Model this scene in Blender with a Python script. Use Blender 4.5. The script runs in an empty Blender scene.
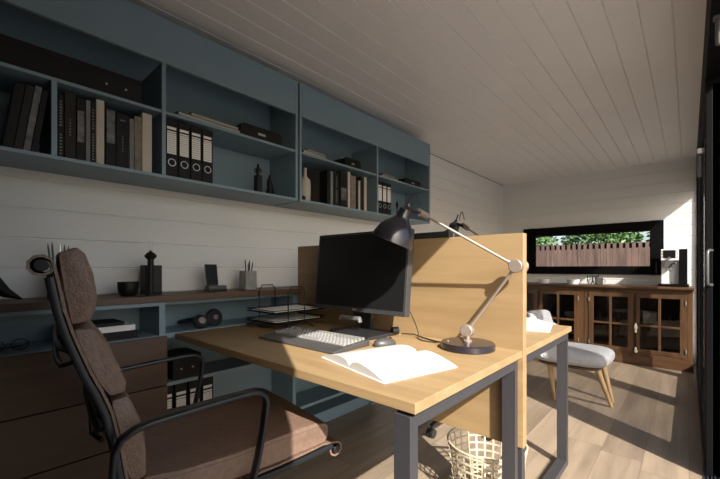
import bpy, bmesh, math, random
from math import sin, cos, pi, radians, atan2, sqrt
from mathutils import Vector, Matrix
random.seed(7)
S = bpy.context.scene
COL = S.collection

# ------------------------------------------------------------------ camera, light, exposure
FPX = 367.0
cam_d = bpy.data.cameras.new('camera'); cam = bpy.data.objects.new('camera', cam_d); COL.objects.link(cam)
cam.location = (0, 0, 1.05); cam.rotation_euler = (radians(90), 0, radians(41.87))
cam_d.sensor_width = 36; cam_d.lens = 36 * FPX / 720; cam_d.shift_y = 28.5 / 720
cam_d.clip_start = 0.01
S.camera = cam
S.view_settings.view_transform = 'Standard'; S.view_settings.look = 'None'
S.view_settings.gamma = 1; S.view_settings.exposure = -0.32
W = bpy.data.worlds.new('sky'); S.world = W; W.use_nodes = True
nt = W.node_tree; nt.nodes.clear()
sky = nt.nodes.new('ShaderNodeTexSky'); sky.sky_type = 'NISHITA'; sky.sun_disc = False
sky.sun_elevation = radians(37); sky.sun_rotation = radians(121); sky.air_density = 1.0; sky.dust_density = 3.0
bg = nt.nodes.new('ShaderNodeBackground'); bg.inputs[1].default_value = 0.40
wo = nt.nodes.new('ShaderNodeOutputWorld')
nt.links.new(sky.outputs[0], bg.inputs[0]); nt.links.new(bg.outputs[0], wo.inputs[0])
sun_d = bpy.data.lights.new('sun', 'SUN'); sun_d.energy = 17.0; sun_d.angle = radians(0.6); sun_d.color = (1, 0.955, 0.89)
sun = bpy.data.objects.new('sun', sun_d); COL.objects.link(sun)
SUNV = Vector((-1, 0.6, -0.89)).normalized()
sun.rotation_euler = SUNV.to_track_quat('-Z', 'Y').to_euler(); sun.location = (4, -2, 5)

# ------------------------------------------------------------------ materials
def newmat(name):
    m = bpy.data.materials.new(name); m.use_nodes = True
    n = m.node_tree; b = n.nodes['Principled BSDF']
    return m, n, b
def N(n, t, **k):
    x = n.nodes.new(t)
    for a, v in k.items(): setattr(x, a, v)
    return x
def plain(name, c, rough=0.5, metal=0.0, spec=0.5, var=0.06, scale=8, bump=0.0, bscale=200, coat=0.0):
    m, n, b = newmat(name)
    b.inputs['Roughness'].default_value = rough; b.inputs['Metallic'].default_value = metal
    b.inputs['Specular IOR Level'].default_value = spec; b.inputs['Coat Weight'].default_value = coat
    tc = N(n, 'ShaderNodeTexCoord'); no = N(n, 'ShaderNodeTexNoise'); no.inputs['Scale'].default_value = scale
    no.inputs['Detail'].default_value = 4
    cr = N(n, 'ShaderNodeValToRGB')
    cr.color_ramp.elements[0].position = 0.3; cr.color_ramp.elements[1].position = 0.7
    cr.color_ramp.elements[0].color = tuple(v * (1 - var) for v in c) + (1,)
    cr.color_ramp.elements[1].color = tuple(min(1, v * (1 + var)) for v in c) + (1,)
    n.links.new(tc.outputs['Object'], no.inputs['Vector']); n.links.new(no.outputs['Fac'], cr.inputs[0])
    n.links.new(cr.outputs[0], b.inputs['Base Color'])
    if bump:
        n2 = N(n, 'ShaderNodeTexNoise'); n2.inputs['Scale'].default_value = bscale; n2.inputs['Detail'].default_value = 3
        bp = N(n, 'ShaderNodeBump'); bp.inputs['Strength'].default_value = bump; bp.inputs['Distance'].default_value = 0.002
        n.links.new(tc.outputs['Object'], n2.inputs['Vector']); n.links.new(n2.outputs['Fac'], bp.inputs['Height'])
        n.links.new(bp.outputs[0], b.inputs['Normal'])
    return m
def wood(name, c1, c2, axis='X', rough=0.45, plank=0.0, knots=True, scale=1.0):
    """grain runs along axis; plank > 0 adds floor boards of that width along Y"""
    m, n, b = newmat(name); b.inputs['Roughness'].default_value = rough
    tc = N(n, 'ShaderNodeTexCoord'); mp = N(n, 'ShaderNodeMapping')
    sc = {'X': (1.2, 14, 14), 'Y': (14, 1.2, 14), 'Z': (14, 14, 1.2)}[axis]
    mp.inputs['Scale'].default_value = tuple(v * scale for v in sc)
    n.links.new(tc.outputs['Object'], mp.inputs[0])
    src = mp.outputs[0]
    pl = None
    if plank:
        sx = N(n, 'ShaderNodeSeparateXYZ'); n.links.new(tc.outputs['Object'], sx.inputs[0])
        d = N(n, 'ShaderNodeMath', operation='DIVIDE'); d.inputs[1].default_value = plank
        n.links.new(sx.outputs[0], d.inputs[0])
        f = N(n, 'ShaderNodeMath', operation='FLOOR'); n.links.new(d.outputs[0], f.inputs[0])
        fr = N(n, 'ShaderNodeMath', operation='FRACT'); n.links.new(d.outputs[0], fr.inputs[0])
        wn = N(n, 'ShaderNodeTexWhiteNoise', noise_dimensions='1D'); n.links.new(f.outputs[0], wn.inputs['W'])
        y1 = N(n, 'ShaderNodeMath', operation='MULTIPLY_ADD'); y1.inputs[1].default_value = 1 / 1.3
        n.links.new(sx.outputs[1], y1.inputs[0]); n.links.new(wn.outputs['Value'], y1.inputs[2])
        yf = N(n, 'ShaderNodeMath', operation='FLOOR'); n.links.new(y1.outputs[0], yf.inputs[0])
        yr = N(n, 'ShaderNodeMath', operation='FRACT'); n.links.new(y1.outputs[0], yr.inputs[0])
        cb = N(n, 'ShaderNodeCombineXYZ'); n.links.new(f.outputs[0], cb.inputs[0]); n.links.new(yf.outputs[0], cb.inputs[1])
        w2 = N(n, 'ShaderNodeTexWhiteNoise', noise_dimensions='3D'); n.links.new(cb.outputs[0], w2.inputs['Vector'])
        ad = N(n, 'ShaderNodeVectorMath', operation='MULTIPLY_ADD'); ad.inputs[1].default_value = (9, 9, 9)
        n.links.new(w2.outputs['Color'], ad.inputs[0]); n.links.new(mp.outputs[0], ad.inputs[2]); src = ad.outputs[0]
        # joints
        a = N(n, 'ShaderNodeMath', operation='COMPARE'); a.inputs[1].default_value = 0; a.inputs[2].default_value = 0.012
        n.links.new(fr.outputs[0], a.inputs[0])
        a2 = N(n, 'ShaderNodeMath', operation='COMPARE'); a2.inputs[1].default_value = 0; a2.inputs[2].default_value = 0.0022
        n.links.new(yr.outputs[0], a2.inputs[0])
        mx = N(n, 'ShaderNodeMath', operation='MAXIMUM'); n.links.new(a.outputs[0], mx.inputs[0]); n.links.new(a2.outputs[0], mx.inputs[1])
        pl = (w2.outputs['Value'], mx.outputs[0])
    no = N(n, 'ShaderNodeTexNoise'); no.inputs['Scale'].default_value = 1.6; no.inputs['Detail'].default_value = 6
    no.inputs['Roughness'].default_value = 0.6; no.inputs['Distortion'].default_value = 0.6
    n.links.new(src, no.inputs['Vector'])
    n3 = N(n, 'ShaderNodeTexNoise'); n3.inputs['Scale'].default_value = 0.35; n3.inputs['Detail'].default_value = 3
    n3.inputs['Distortion'].default_value = 1.5
    n.links.new(src, n3.inputs['Vector'])
    av = N(n, 'ShaderNodeMath', operation='ADD'); n.links.new(no.outputs['Fac'], av.inputs[0]); n.links.new(n3.outputs['Fac'], av.inputs[1])
    if pl:
        av2 = N(n, 'ShaderNodeMath', operation='MULTIPLY_ADD'); av2.inputs[1].default_value = 0.22
        n.links.new(pl[0], av2.inputs[0]); n.links.new(av.outputs[0], av2.inputs[2])
        sb = N(n, 'ShaderNodeMath', operation='SUBTRACT'); sb.inputs[1].default_value = 0.11; n.links.new(av2.outputs[0], sb.inputs[0]); av = sb
    cr = N(n, 'ShaderNodeValToRGB'); hv = N(n, 'ShaderNodeMath', operation='MULTIPLY'); hv.inputs[1].default_value = 0.5
    n.links.new(av.outputs[0], hv.inputs[0]); n.links.new(hv.outputs[0], cr.inputs[0])
    cr.color_ramp.elements[0].position = 0.36; cr.color_ramp.elements[1].position = 0.60
    cr.color_ramp.elements[0].color = c2 + (1,); cr.color_ramp.elements[1].color = c1 + (1,)
    out = cr.outputs[0]
    if pl:
        mxx = N(n, 'ShaderNodeMix', data_type='RGBA'); mxx.inputs['B'].default_value = tuple(v * 0.6 for v in c2) + (1,)
        n.links.new(pl[1], mxx.inputs['Factor']); n.links.new(out, mxx.inputs['A']); out = mxx.outputs['Result']
    n.links.new(out, b.inputs['Base Color'])
    bp = N(n, 'ShaderNodeBump'); bp.inputs['Strength'].default_value = 0.15; bp.inputs['Distance'].default_value = 0.001
    n.links.new(no.outputs['Fac'], bp.inputs['Height']); n.links.new(bp.outputs[0], b.inputs['Normal'])
    return m
def glass(name, tint, fac=0.12, rough=0.02):
    m = bpy.data.materials.new(name); m.use_nodes = True; n = m.node_tree; n.nodes.clear()
    o = N(n, 'ShaderNodeOutputMaterial'); t = N(n, 'ShaderNodeBsdfTransparent'); t.inputs[0].default_value = tint + (1,)
    g = N(n, 'ShaderNodeBsdfGlossy'); g.inputs['Roughness'].default_value = rough
    fr = N(n, 'ShaderNodeFresnel'); fr.inputs[0].default_value = 1.45
    mx = N(n, 'ShaderNodeMixShader')
    ma = N(n, 'ShaderNodeMath', operation='MULTIPLY'); ma.inputs[1].default_value = fac * 8
    n.links.new(fr.outputs[0], ma.inputs[0]); n.links.new(ma.outputs[0], mx.inputs[0])
    n.links.new(t.outputs[0], mx.inputs[1]); n.links.new(g.outputs[0], mx.inputs[2]); n.links.new(mx.outputs[0], o.inputs[0])
    return m
M = {}
M['wall'] = plain('white_painted_boards', (0.70, 0.69, 0.66), 0.6, var=0.02, scale=3)
M['ceil'] = plain('white_ceiling_boards', (0.72, 0.69, 0.66), 0.5, var=0.02, scale=3)
M['floor'] = wood('floor_oak', (0.24, 0.185, 0.13), (0.14, 0.105, 0.074), 'Y', 0.42, plank=0.19, scale=0.8)
M['oak'] = wood('oak_board_x', (0.265, 0.178, 0.088), (0.20, 0.128, 0.058), 'X', 0.5)
M['oaky'] = wood('oak_board_y', (0.088, 0.047, 0.023), (0.058, 0.031, 0.015), 'Y', 0.5)
M['darkwood'] = plain('dark_panelling', (0.05, 0.04, 0.035), 0.6)
M['cab'] = wood('old_walnut_z', (0.095, 0.047, 0.020), (0.038, 0.018, 0.009), 'Z', 0.4)
M['cabx'] = wood('old_walnut_x', (0.095, 0.047, 0.020), (0.038, 0.018, 0.009), 'X', 0.35)
M['blue'] = plain('blue_grey_lacquer', (0.168, 0.24, 0.28), 0.45, var=0.03)
M['black'] = plain('black_metal', (0.004, 0.004, 0.0042), 0.6, spec=0.06, var=0.1)
M['blackp'] = plain('black_plastic', (0.015, 0.015, 0.016), 0.35, var=0.1)
M['frame'] = plain('grey_powder_coat', (0.030, 0.0285, 0.031), 0.45, var=0.05)
M['chairmetal'] = plain('dark_chair_metal', (0.015, 0.017, 0.020), 0.3, metal=0.4, var=0.1)
M['leather'] = plain('brown_leather', (0.150, 0.094, 0.066), 0.5, var=0.15, scale=60, bump=1.0, bscale=170)
M['seam'] = plain('dark_seam', (0.07, 0.045, 0.034), 0.7)
M['lampblack'] = plain('gloss_dark_enamel', (0.014, 0.012, 0.018), 0.3, metal=0.3, var=0.1, coat=0.5)
M['champ'] = plain('champagne_metal', (0.30, 0.24, 0.20), 0.35, metal=0.55, var=0.03)
M['screen'] = plain('black_screen', (0.008, 0.008, 0.008), 0.4, spec=0.2, var=0.05)
M['bezel'] = plain('monitor_shell', (0.03, 0.03, 0.032), 0.4, var=0.05)
M['paper'] = plain('white_paper', (0.44, 0.43, 0.41), 0.7, var=0.02)
M['title'] = plain('faded_title_print', (0.14, 0.135, 0.125), 0.7)
M['label'] = plain('label_paper', (0.74, 0.72, 0.68), 0.7, var=0.03)
M['book_black'] = plain('black_book_cloth', (0.008, 0.0075, 0.0072), 0.6, spec=0.25, var=0.2)
M['book_brown'] = plain('dark_brown_book_cloth', (0.018, 0.014, 0.012), 0.6, spec=0.25, var=0.2)
M['book_cream'] = plain('cream_book_cloth', (0.45, 0.40, 0.33), 0.7, var=0.05)
M['book_grey'] = plain('grey_book_cloth', (0.16, 0.16, 0.155), 0.7, var=0.15)
M['book_taupe'] = plain('taupe_book_cloth', (0.17, 0.14, 0.11), 0.7, var=0.3, scale=30)
M['book_photo'] = plain('grey_photo_cover', (0.10, 0.10, 0.10), 0.5, var=0.8, scale=28)
M['pages'] = plain('book_pages', (0.33, 0.32, 0.30), 0.8)
M['concrete'] = plain('concrete', (0.26, 0.26, 0.25), 0.85, var=0.15, scale=40, bump=0.3)
M['stoneware'] = plain('grey_stoneware', (0.17, 0.17, 0.17), 0.4)
M['cream'] = plain('cream_ceramic', (0.42, 0.38, 0.32), 0.5, var=0.05)
M['fabric'] = plain('light_grey_upholstery', (0.34, 0.335, 0.34), 0.9, var=0.12, scale=90, bump=0.5, bscale=500)
M['beech'] = wood('beech_leg', (0.36, 0.24, 0.12), (0.28, 0.18, 0.09), 'Z', 0.4)
M['wicker'] = plain('pale_cane', (0.42, 0.36, 0.25), 0.6, var=0.12, scale=40)
M['handle'] = plain('satin_handle', (0.05, 0.05, 0.05), 0.4)
M['white'] = plain('white_enamel', (0.80, 0.80, 0.78), 0.25, var=0.02)
M['steel'] = plain('brushed_steel', (0.55, 0.54, 0.53), 0.3, metal=0.9)
M['grey'] = plain('grey_plastic', (0.09, 0.087, 0.083), 0.5)
M['key'] = plain('pale_keycaps', (0.19, 0.185, 0.175), 0.45, var=0.05)
M['kbd'] = plain('dark_grey_keyboard', (0.045, 0.042, 0.04), 0.45)
M['ivory'] = plain('ivory_handle', (0.66, 0.62, 0.52), 0.4)
M['fence'] = wood('fence_timber', (0.13, 0.078, 0.062), (0.06, 0.034, 0.028), 'Z', 0.8)
M['leaf'] = plain('green_leaves', (0.06, 0.12, 0.03), 0.5, var=0.6, scale=3)
M['bark'] = plain('bark', (0.10, 0.07, 0.05), 0.9)
M['ground'] = plain('grey_paving', (0.16, 0.155, 0.15), 0.85, var=0.1, scale=2)
M['deck'] = plain('dark_threshold', (0.02, 0.022, 0.028), 0.5)
M['glass'] = glass('door_glass', (0.95, 0.95, 0.95), 0.04)
M['wglass'] = glass('window_glass', (0.92, 0.93, 0.92), 0.04)
M['cglass'] = glass('cabinet_glass', (0.78, 0.76, 0.72), 0.10)
M['cup'] = glass('tumbler_glass', (0.88, 0.90, 0.90), 0.12)
M['statue'] = plain('dark_bronze', (0.009, 0.0085, 0.008), 0.5, spec=0.3)

# ------------------------------------------------------------------ mesh helpers
class MB:
    def __init__(s): s.bm = bmesh.new()
    def verts(s, pts): return [s.bm.verts.new(Vector(p)) for p in pts]
    def box(s, x0, x1, y0, y1, z0, z1, mat=None):
        P = [(x, y, z) for x in (x0, x1) for y in (y0, y1) for z in (z0, z1)]
        if mat: P = [mat @ Vector(p) for p in P]
        v = s.verts(P)
        for f in ((0, 1, 3, 2), (4, 6, 7, 5), (0, 4, 5, 1), (2, 3, 7, 6), (0, 2, 6, 4), (1, 5, 7, 3)):
            s.bm.faces.new([v[i] for i in f])
        return s
    def prism(s, pts, axis, a, b):
        """extrude a polygon (2D pts in the other two axes, in order) from a to b along axis"""
        def mk(p, t):
            return {'x': (t, p[0], p[1]), 'y': (p[0], t, p[1]), 'z': (p[0], p[1], t)}[axis]
        A = s.verts([mk(p, a) for p in pts]); B = s.verts([mk(p, b) for p in pts]); n = len(pts)
        s.bm.faces.new(A); s.bm.faces.new(B[::-1])
        for i in range(n): s.bm.faces.new([A[i], B[i], B[(i + 1) % n], A[(i + 1) % n]])
        return s
    def loft(s, rings, cap=True, closed=True):
        R = [s.verts(r) for r in rings]; n = len(R[0])
        for a, b in zip(R, R[1:]):
            for i in range(n if closed else n - 1):
                s.bm.faces.new([a[i], a[(i + 1) % n], b[(i + 1) % n], b[i]])
        if cap: s.bm.faces.new(R[0][::-1]); s.bm.faces.new(R[-1])
        return s
    def tube(s, pts, r, n=8, flat=None, cyc=False):
        """sweep; r scalar or list; flat=(w,t,up) gives a rounded flat bar"""
        P = [Vector(p) for p in pts]; rings = []; prev = None
        for i, p in enumerate(P):
            if cyc: d = P[(i + 1) % len(P)] - P[i - 1]
            else: d = P[min(i + 1, len(P) - 1)] - P[max(i - 1, 0)]
            d.normalize()
            if flat: u = Vector(flat[2])
            else: u = prev if prev else (Vector((0, 0, 1)) if abs(d.z) < .9 else Vector((1, 0, 0)))
            u = (u - d * u.dot(d)).normalized(); w = d.cross(u); prev = u
            rr = r[i] if isinstance(r, (list, tuple)) else r
            ring = []
            for k in range(n):
                a = 2 * pi * (k + 0.5) / n
                if flat:
                    ca, sa = cos(a), sin(a); e = 0.35
                    ring.append(p + u * (flat[0] / 2 * math.copysign(abs(ca) ** e, ca)) + w * (flat[1] / 2 * math.copysign(abs(sa) ** e, sa)))
                else: ring.append(p + u * (rr * cos(a)) + w * (rr * sin(a)))
            rings.append(ring)
        if cyc: rings.append(rings[0]); return s.loft(rings, cap=False)
        return s.loft(rings)
    def cyl(s, a, b, r, r2=None, n=24): return s.tube([a, b], [r, r if r2 is None else r2], n)
    def lathe(s, prof, c=(0, 0, 0), n=32, mat=None):
        rings = []
        for (r, z) in prof:
            ring = [Vector((r * cos(2 * pi * k / n), r * sin(2 * pi * k / n), z)) for k in range(n)]
            if mat: ring = [mat @ v for v in ring]
            rings.append([v + Vector(c) for v in ring])
        return s.loft(rings)
    def build(s, name, mat, parent=None, base=None, smooth=False, bev=0, seg=2, sub=0):
        """geometry is given in the parent's frame; a top-level mesh gets its origin at base"""
        bm = s.bm; bmesh.ops.remove_doubles(bm, verts=bm.verts, dist=1e-6)
        bmesh.ops.recalc_face_normals(bm, faces=bm.faces)
        if base: bmesh.ops.translate(bm, verts=bm.verts, vec=-Vector(base))
        me = bpy.data.meshes.new(name); bm.to_mesh(me); bm.free()
        me.materials.append(M[mat] if isinstance(mat, str) else mat)
        o = bpy.data.objects.new(name, me); COL.objects.link(o)
        if base: o.location = base
        if parent: o.parent = parent
        if smooth:
            for p in me.polygons: p.use_smooth = True
            if not sub: me.set_sharp_from_angle(angle=radians(40))
        if bev:
            b = o.modifiers.new('bevel', 'BEVEL'); b.width = bev; b.segments = seg; b.limit_method = 'ANGLE'; b.angle_limit = radians(40)
            if not smooth:
                pass
        if sub:
            b = o.modifiers.new('subdivision', 'SUBSURF'); b.levels = sub; b.render_levels = sub
        return o
def tag(o, label, cat=None, group=None, kind=None):
    if label: o['label'] = label
    if cat: o['category'] = cat
    if group: o['group'] = group
    if kind: o['kind'] = kind
    return o
def thing(name, loc, label, cat, group=None, rz=0):
    o = bpy.data.objects.new(name, None); COL.objects.link(o); o.empty_display_size = 0.05
    o.location = loc; o.rotation_euler = (0, 0, rz); return tag(o, label, cat, group)
def off(m, base):   # shift world coordinates into a thing's unrotated frame
    bmesh.ops.translate(m.bm, verts=m.bm.verts, vec=-Vector(base)); return m
def copy_tree(o, parent=None):
    c = o.copy(); COL.objects.link(c); c.parent = parent
    for ch in [q for q in COL.objects if q.parent == o]: copy_tree(ch, c)
    return c
def struct(o, label): return tag(o, label, kind='structure')

# ------------------------------------------------------------------ the room
XL, XR, YF, YB, H = -2.05, 0.06, 5.45, -1.5, 2.27
def grooved(a0, a1, face, back, step=0.125, phase=0.05, d=0.004, w=0.0045):
    """profile polygon (coordinate along wall height/width, offset) with V grooves on the face side; returns list of (face, along)"""
    pts = [(face, a0)]; sgn = 1 if back > face else -1
    k = math.ceil((a0 - phase) / step)
    while phase + k * step < a1:
        g = phase + k * step
        if g - w > a0 and g + w < a1: pts += [(face, g - w), (face + sgn * d, g - w * 0.3), (face + sgn * d, g + w * 0.3), (face, g + w)]
        k += 1
    pts += [(face, a1), (back, a1), (back, a0)]
    return pts
m = MB(); m.box(XL - .1, XR + .05, YB - .1, YF + .1, -0.1, 0)
struct(m.build('floor', 'floor'), 'oak laminate floor in long boards')
m = MB(); m.prism(grooved(-0.0, H, XL, XL - .1, phase=0.05), 'y', YB, YF)
struct(m.build('wall_left', 'wall'), 'white horizontally boarded wall behind the blue shelves')
m = MB()
pr = [(b, a) for a, b in grooved(XL, XR + .13, H, H + .1, step=0.12, phase=-0.056, w=0.004, d=.006)]
m.prism(pr, 'y', YB, YF)
struct(m.build('ceiling', 'ceil'), 'white boarded ceiling with grooves running towards the far wall')
WX0, WX1, WZ0, WZ1 = -1.75, -0.215, 0.97, 1.598
m = MB()
for (x0, x1, z0, z1) in ((XL, XR + .12, 0, WZ0), (XL, XR + .12, WZ1, H), (XL, WX0, WZ0, WZ1), (WX1, XR + .12, WZ0, WZ1)):
    g = grooved(z0, z1, YF, YF + .14, phase=0.03)
    A = m.verts([(x0, p[0], p[1]) for p in g]); B = m.verts([(x1, p[0], p[1]) for p in g]); n_ = len(g)
    m.bm.faces.new(A); m.bm.faces.new(B[::-1])
    for i in range(n_): m.bm.faces.new([A[i], B[i], B[(i + 1) % n_], A[(i + 1) % n_]])
struct(m.build('wall_far', 'wall'), 'white boarded end wall with the wide window')
m = MB(); m.prism([(p[0], p[1]) for p in grooved(0, H, YB, YB - .1)], 'x', XL, XR + .04)
struct(m.build('wall_back', 'darkwood'), 'dark panelled wall behind the viewer')
m = MB(); m.prism(grooved(0, H, XR, XR + .04), 'y', YB, 0.108)
struct(m.build('wall_right', 'darkwood'), 'dark boarded wall before the glass doors')
# header and side post of the sliding door opening
m = MB(); m.box(.125, .16, 0.108, YF, 2.0, H + .02); m.box(XR, .125, 0.108, YF, 2.0, H - .001); m.box(.062, .125, 2.52, YF, 1.962, 2.0)
m.box(.062, .125, 5.43, YF, 0, 1.962)
struct(m.build('trim_1', 'black', bev=.003), 'black beam and post framing the sliding doors')
m = MB(); m.box(.055, .30, .108, YF, -.1, .006)
for x in (.068, .082, .095, .11): m.box(x, x + .004, .108, YF - .05, .006, .014)
struct(m.build('trim_2', 'deck'), 'dark sliding door threshold with rails')

def door(i, x0, y0, y1, label, handle=None, s2=.12):
    st = .12; t = .026 if x0 < .07 else .034
    m = MB()
    m.box(x0, x0 + t, y0, y0 + st, .016, 1.96); m.box(x0, x0 + t, y1 - s2, y1, .016, 1.96)
    m.box(x0, x0 + t, y0 + st, y1 - s2, .016, .13); m.box(x0, x0 + t, y0 + st, y1 - s2, 1.905, 1.96)
    o = m.build('door_%d' % i, 'black', base=(x0, (y0 + y1) / 2, .016), bev=.003); struct(o, label)
    g = MB(); g.box(x0 + .008, x0 + .014, y0 + st - .005, y1 - s2 + .005, .125, 1.91)
    off(g, o.location).build('pane', 'glass', o)
    if handle:
        h = MB()
        pts = [(.084, 2.524, .966), (.074, 2.485, .966), (.068, 2.465, .972), (.066, 2.46, .985), (.066, 2.46, 1.118), (.068, 2.465, 1.131), (.074, 2.485, 1.137), (.084, 2.524, 1.137)]
        h.tube(pts, .0075, 10)
        tag(off(h, o.location).build('handle', 'handle', o, smooth=True), 'silver grey D-shaped pull handle')
    return o
door(1, .062, 2.52, 3.72, 'black framed sliding glass door leaf with silver pull handle', 2.63)
door(2, .0885, 2.66, 3.80, 'black framed sliding glass door leaf parked behind the first')
door(3, .062, 3.62, 4.72, 'black framed glass leaf halfway along the door run')
door(4, .0885, 4.60, 5.43, 'black framed glass leaf beside the end wall', s2=.02)
m = MB(); m.box(.1145, .30, 2.53, 2.655, -.12, 2.3)  # added post that blocks the bright outside beyond the door leaves
struct(m.build('added_post', 'black', bev=.004), 'added black post outside the open doors, darkening the view past them')

# window
def window():
    m = MB(); y0, y1 = YF - .03, YF + .08
    gx0, gx1, gz0, gz1 = -1.61, -.328, 1.062, 1.492
    m.box(WX0, gx0, y0, y1, WZ0, WZ1); m.box(gx1, WX1, y0, y1, WZ0, WZ1)
    m.box(gx0, gx1, y0, y1, WZ0, gz0); m.box(gx0, gx1, y0, y1, gz1, WZ1)
    o = m.build('window_1', 'black', base=((WX0 + WX1) / 2, YF, WZ0), bev=.004); struct(o, 'wide black framed window looking onto a fence')
    g = MB(); g.box(gx0 - .004, gx1 + .004, YF + .02, YF + .028, gz0 - .004, gz1 + .004); off(g, o.location).build('pane', 'wglass', o)
    f = MB()
    for (a, b, c, d) in ((gx0, gx0 + .012, gz0, gz1), (gx1 - .012, gx1, gz0, gz1), (gx0, gx1, gz0, gz0 + .01), (gx0, gx1, gz1 - .01, gz1)):
        f.box(a, b, YF + .012, YF + .036, c, d)
    off(f, o.location).build('glazing_bead', 'black', o)
    m2 = MB(); m2.tube([(-.28, YF - .03, 1.0), (-.28, YF - .06, 1.0), (-.28, YF - .06, 1.12)], .007, 8)
    off(m2, o.location).build('window_handle', 'blackp', o, smooth=True)
window()

# ------------------------------------------------------------------ outside
m = MB(); m.box(-12, 14, -12, 16, -.16, -.12)
struct(m.build('ground', 'ground'), 'grey paving outside')
def fence():
    Y = 8.0; b = (-1.4, Y, -.12)
    r = thing('timber_fence', b, 'brown timber board fence with a toothed top edge outside the window', 'fence')
    m = MB(); p = .0925; x = -5.0; i = 0
    while x < 2.6:
        m.box(x, x + p * .55, Y - .02, Y, -.12, 1.50 + .006 * sin(i * 2.3)); m.box(x + p * .56, x + p * .99, Y - .017, Y, -.12, 1.405)
        x += p; i += 1
    off(m, b).build('boards', 'fence', r)
    m = MB(); m.box(-5, 2.6, Y + .005, Y + .04, 1.36, 1.495); m.box(-5, 2.6, Y + .02, Y + .06, .3, .4)
    tag(off(m, b).build('rail', 'black', r), 'dark rail behind the boards')
    for x in (-4.2, -2.4, -.6, 1.2):
        m = MB(); m.box(x, x + .09, Y + .02, Y + .11, -.12, 1.44); off(m, b).build('post', 'fence', r)
fence()
def tree(x, y, h, rad, n, label, seed):
    rnd = random.Random(seed); b = (x, y, -.12)
    r = thing('leafy_tree', b, label, 'tree', 'trees beyond the fence')
    m = MB(); m.tube([(0, 0, 0), (.05, 0, h * .5), (0, .04, h)], [.09, .06, .02], 8)
    for k in range(7):
        a = rnd.uniform(0, 6.28); z0 = h * rnd.uniform(.4, .8)
        m.tube([(0.03, 0, z0), (cos(a) * rad * .7, sin(a) * rad * .7, z0 + rad * .4)], [.03, .008], 6)
    m.build('trunk', 'bark', r, smooth=True)
    m = MB()
    for k in range(n):
        while True:
            p = Vector((rnd.uniform(-1, 1), rnd.uniform(-1, 1), rnd.uniform(-1, 1)))
            if .25 < p.length < 1: break
        c = Vector((p.x * rad, p.y * rad, h * .95 + p.z * rad * .8))
        a, bb = rnd.uniform(.04, .085), rnd.uniform(.02, .035)
        R = Matrix.Rotation(rnd.uniform(0, 6.28), 3, 'Z') @ Matrix.Rotation(rnd.uniform(-1.2, 1.2), 3, 'X') @ Matrix.Rotation(rnd.uniform(-1, 1), 3, 'Y')
        v = m.verts([c + R @ Vector(q) for q in ((-a, 0, 0), (0, -bb, .01), (a, 0, 0), (0, bb, .01))]); m.bm.faces.new(v)
    m.build('foliage', 'leaf', r)
tree(-2.95, 9.3, 1.72, .72, 2300, 'bushy green tree above the left end of the fence', 1)
tree(-1.42, 9.3, 1.75, .74, 2400, 'bushy green tree above the middle of the fence', 2)
tree(.12, 9.3, 1.78, .74, 2400, 'bushy green tree above the right end of the fence', 3)

# ------------------------------------------------------------------ wall shelves (blue)
SX = -1.77
Yb = [-0.115, .645, 1.41, 1.424, 2.178, 2.94]
def wall_shelf(ys, label, extra=None):
    b = (-1.91, (ys[0] + ys[-1]) / 2, 1.458)
    r = thing('wall_shelf_unit', b, label, 'shelf', 'blue wall shelves')
    y0, y1 = ys[0], ys[-1]; t = .018
    m = MB(); m.box(XL + .001, SX, y0, y1, 1.458, 1.472); m.box(XL + .001, SX, y0, y1, 2.166, 2.184)
    m.box(XL + .001, XL + .013, y0 + t, y1 - t, 1.472, 2.166)
    m.box(XL + .001, SX, y0, y0 + t, 1.472, 2.166); m.box(XL + .001, SX, y1 - t, y1, 1.472, 2.166)
    off(m, b).build('carcass', 'blue', r, bev=.0015, seg=1)
    m = MB(); m.box(SX - .018, SX, y0 + t, y1 - t, 1.98, 2.166); off(m, b).build('fascia', 'blue', r, bev=.0015, seg=1)
    mid = ys[1]
    m = MB(); m.box(XL + .013, SX, mid - t / 2, mid + t / 2, 1.472, 1.98); off(m, b).build('divider_panel', 'blue', r, bev=.0015, seg=1)
    for a, c in ((y0 + t, mid - t / 2), (mid + t / 2, y1 - t)):
        m = MB(); m.box(XL + .013, SX - .004, a, c, 1.752, 1.766); off(m, b).build('shelf_board', 'blue', r, bev=.0015, seg=1)
    if extra:
        m = MB(); m.box(XL + .013, SX - .002, extra, extra + .018, 1.472, 1.752); off(m, b).build('divider_panel', 'blue', r, bev=.0015, seg=1)
wall_shelf([Yb[0], Yb[1], Yb[2]], 'blue grey open wall shelf unit at the left, holding the large books', .2505)
wall_shelf([Yb[3], Yb[4], Yb[5]], 'blue grey open wall shelf unit at the far end, behind the black desk lamp head')

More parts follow.
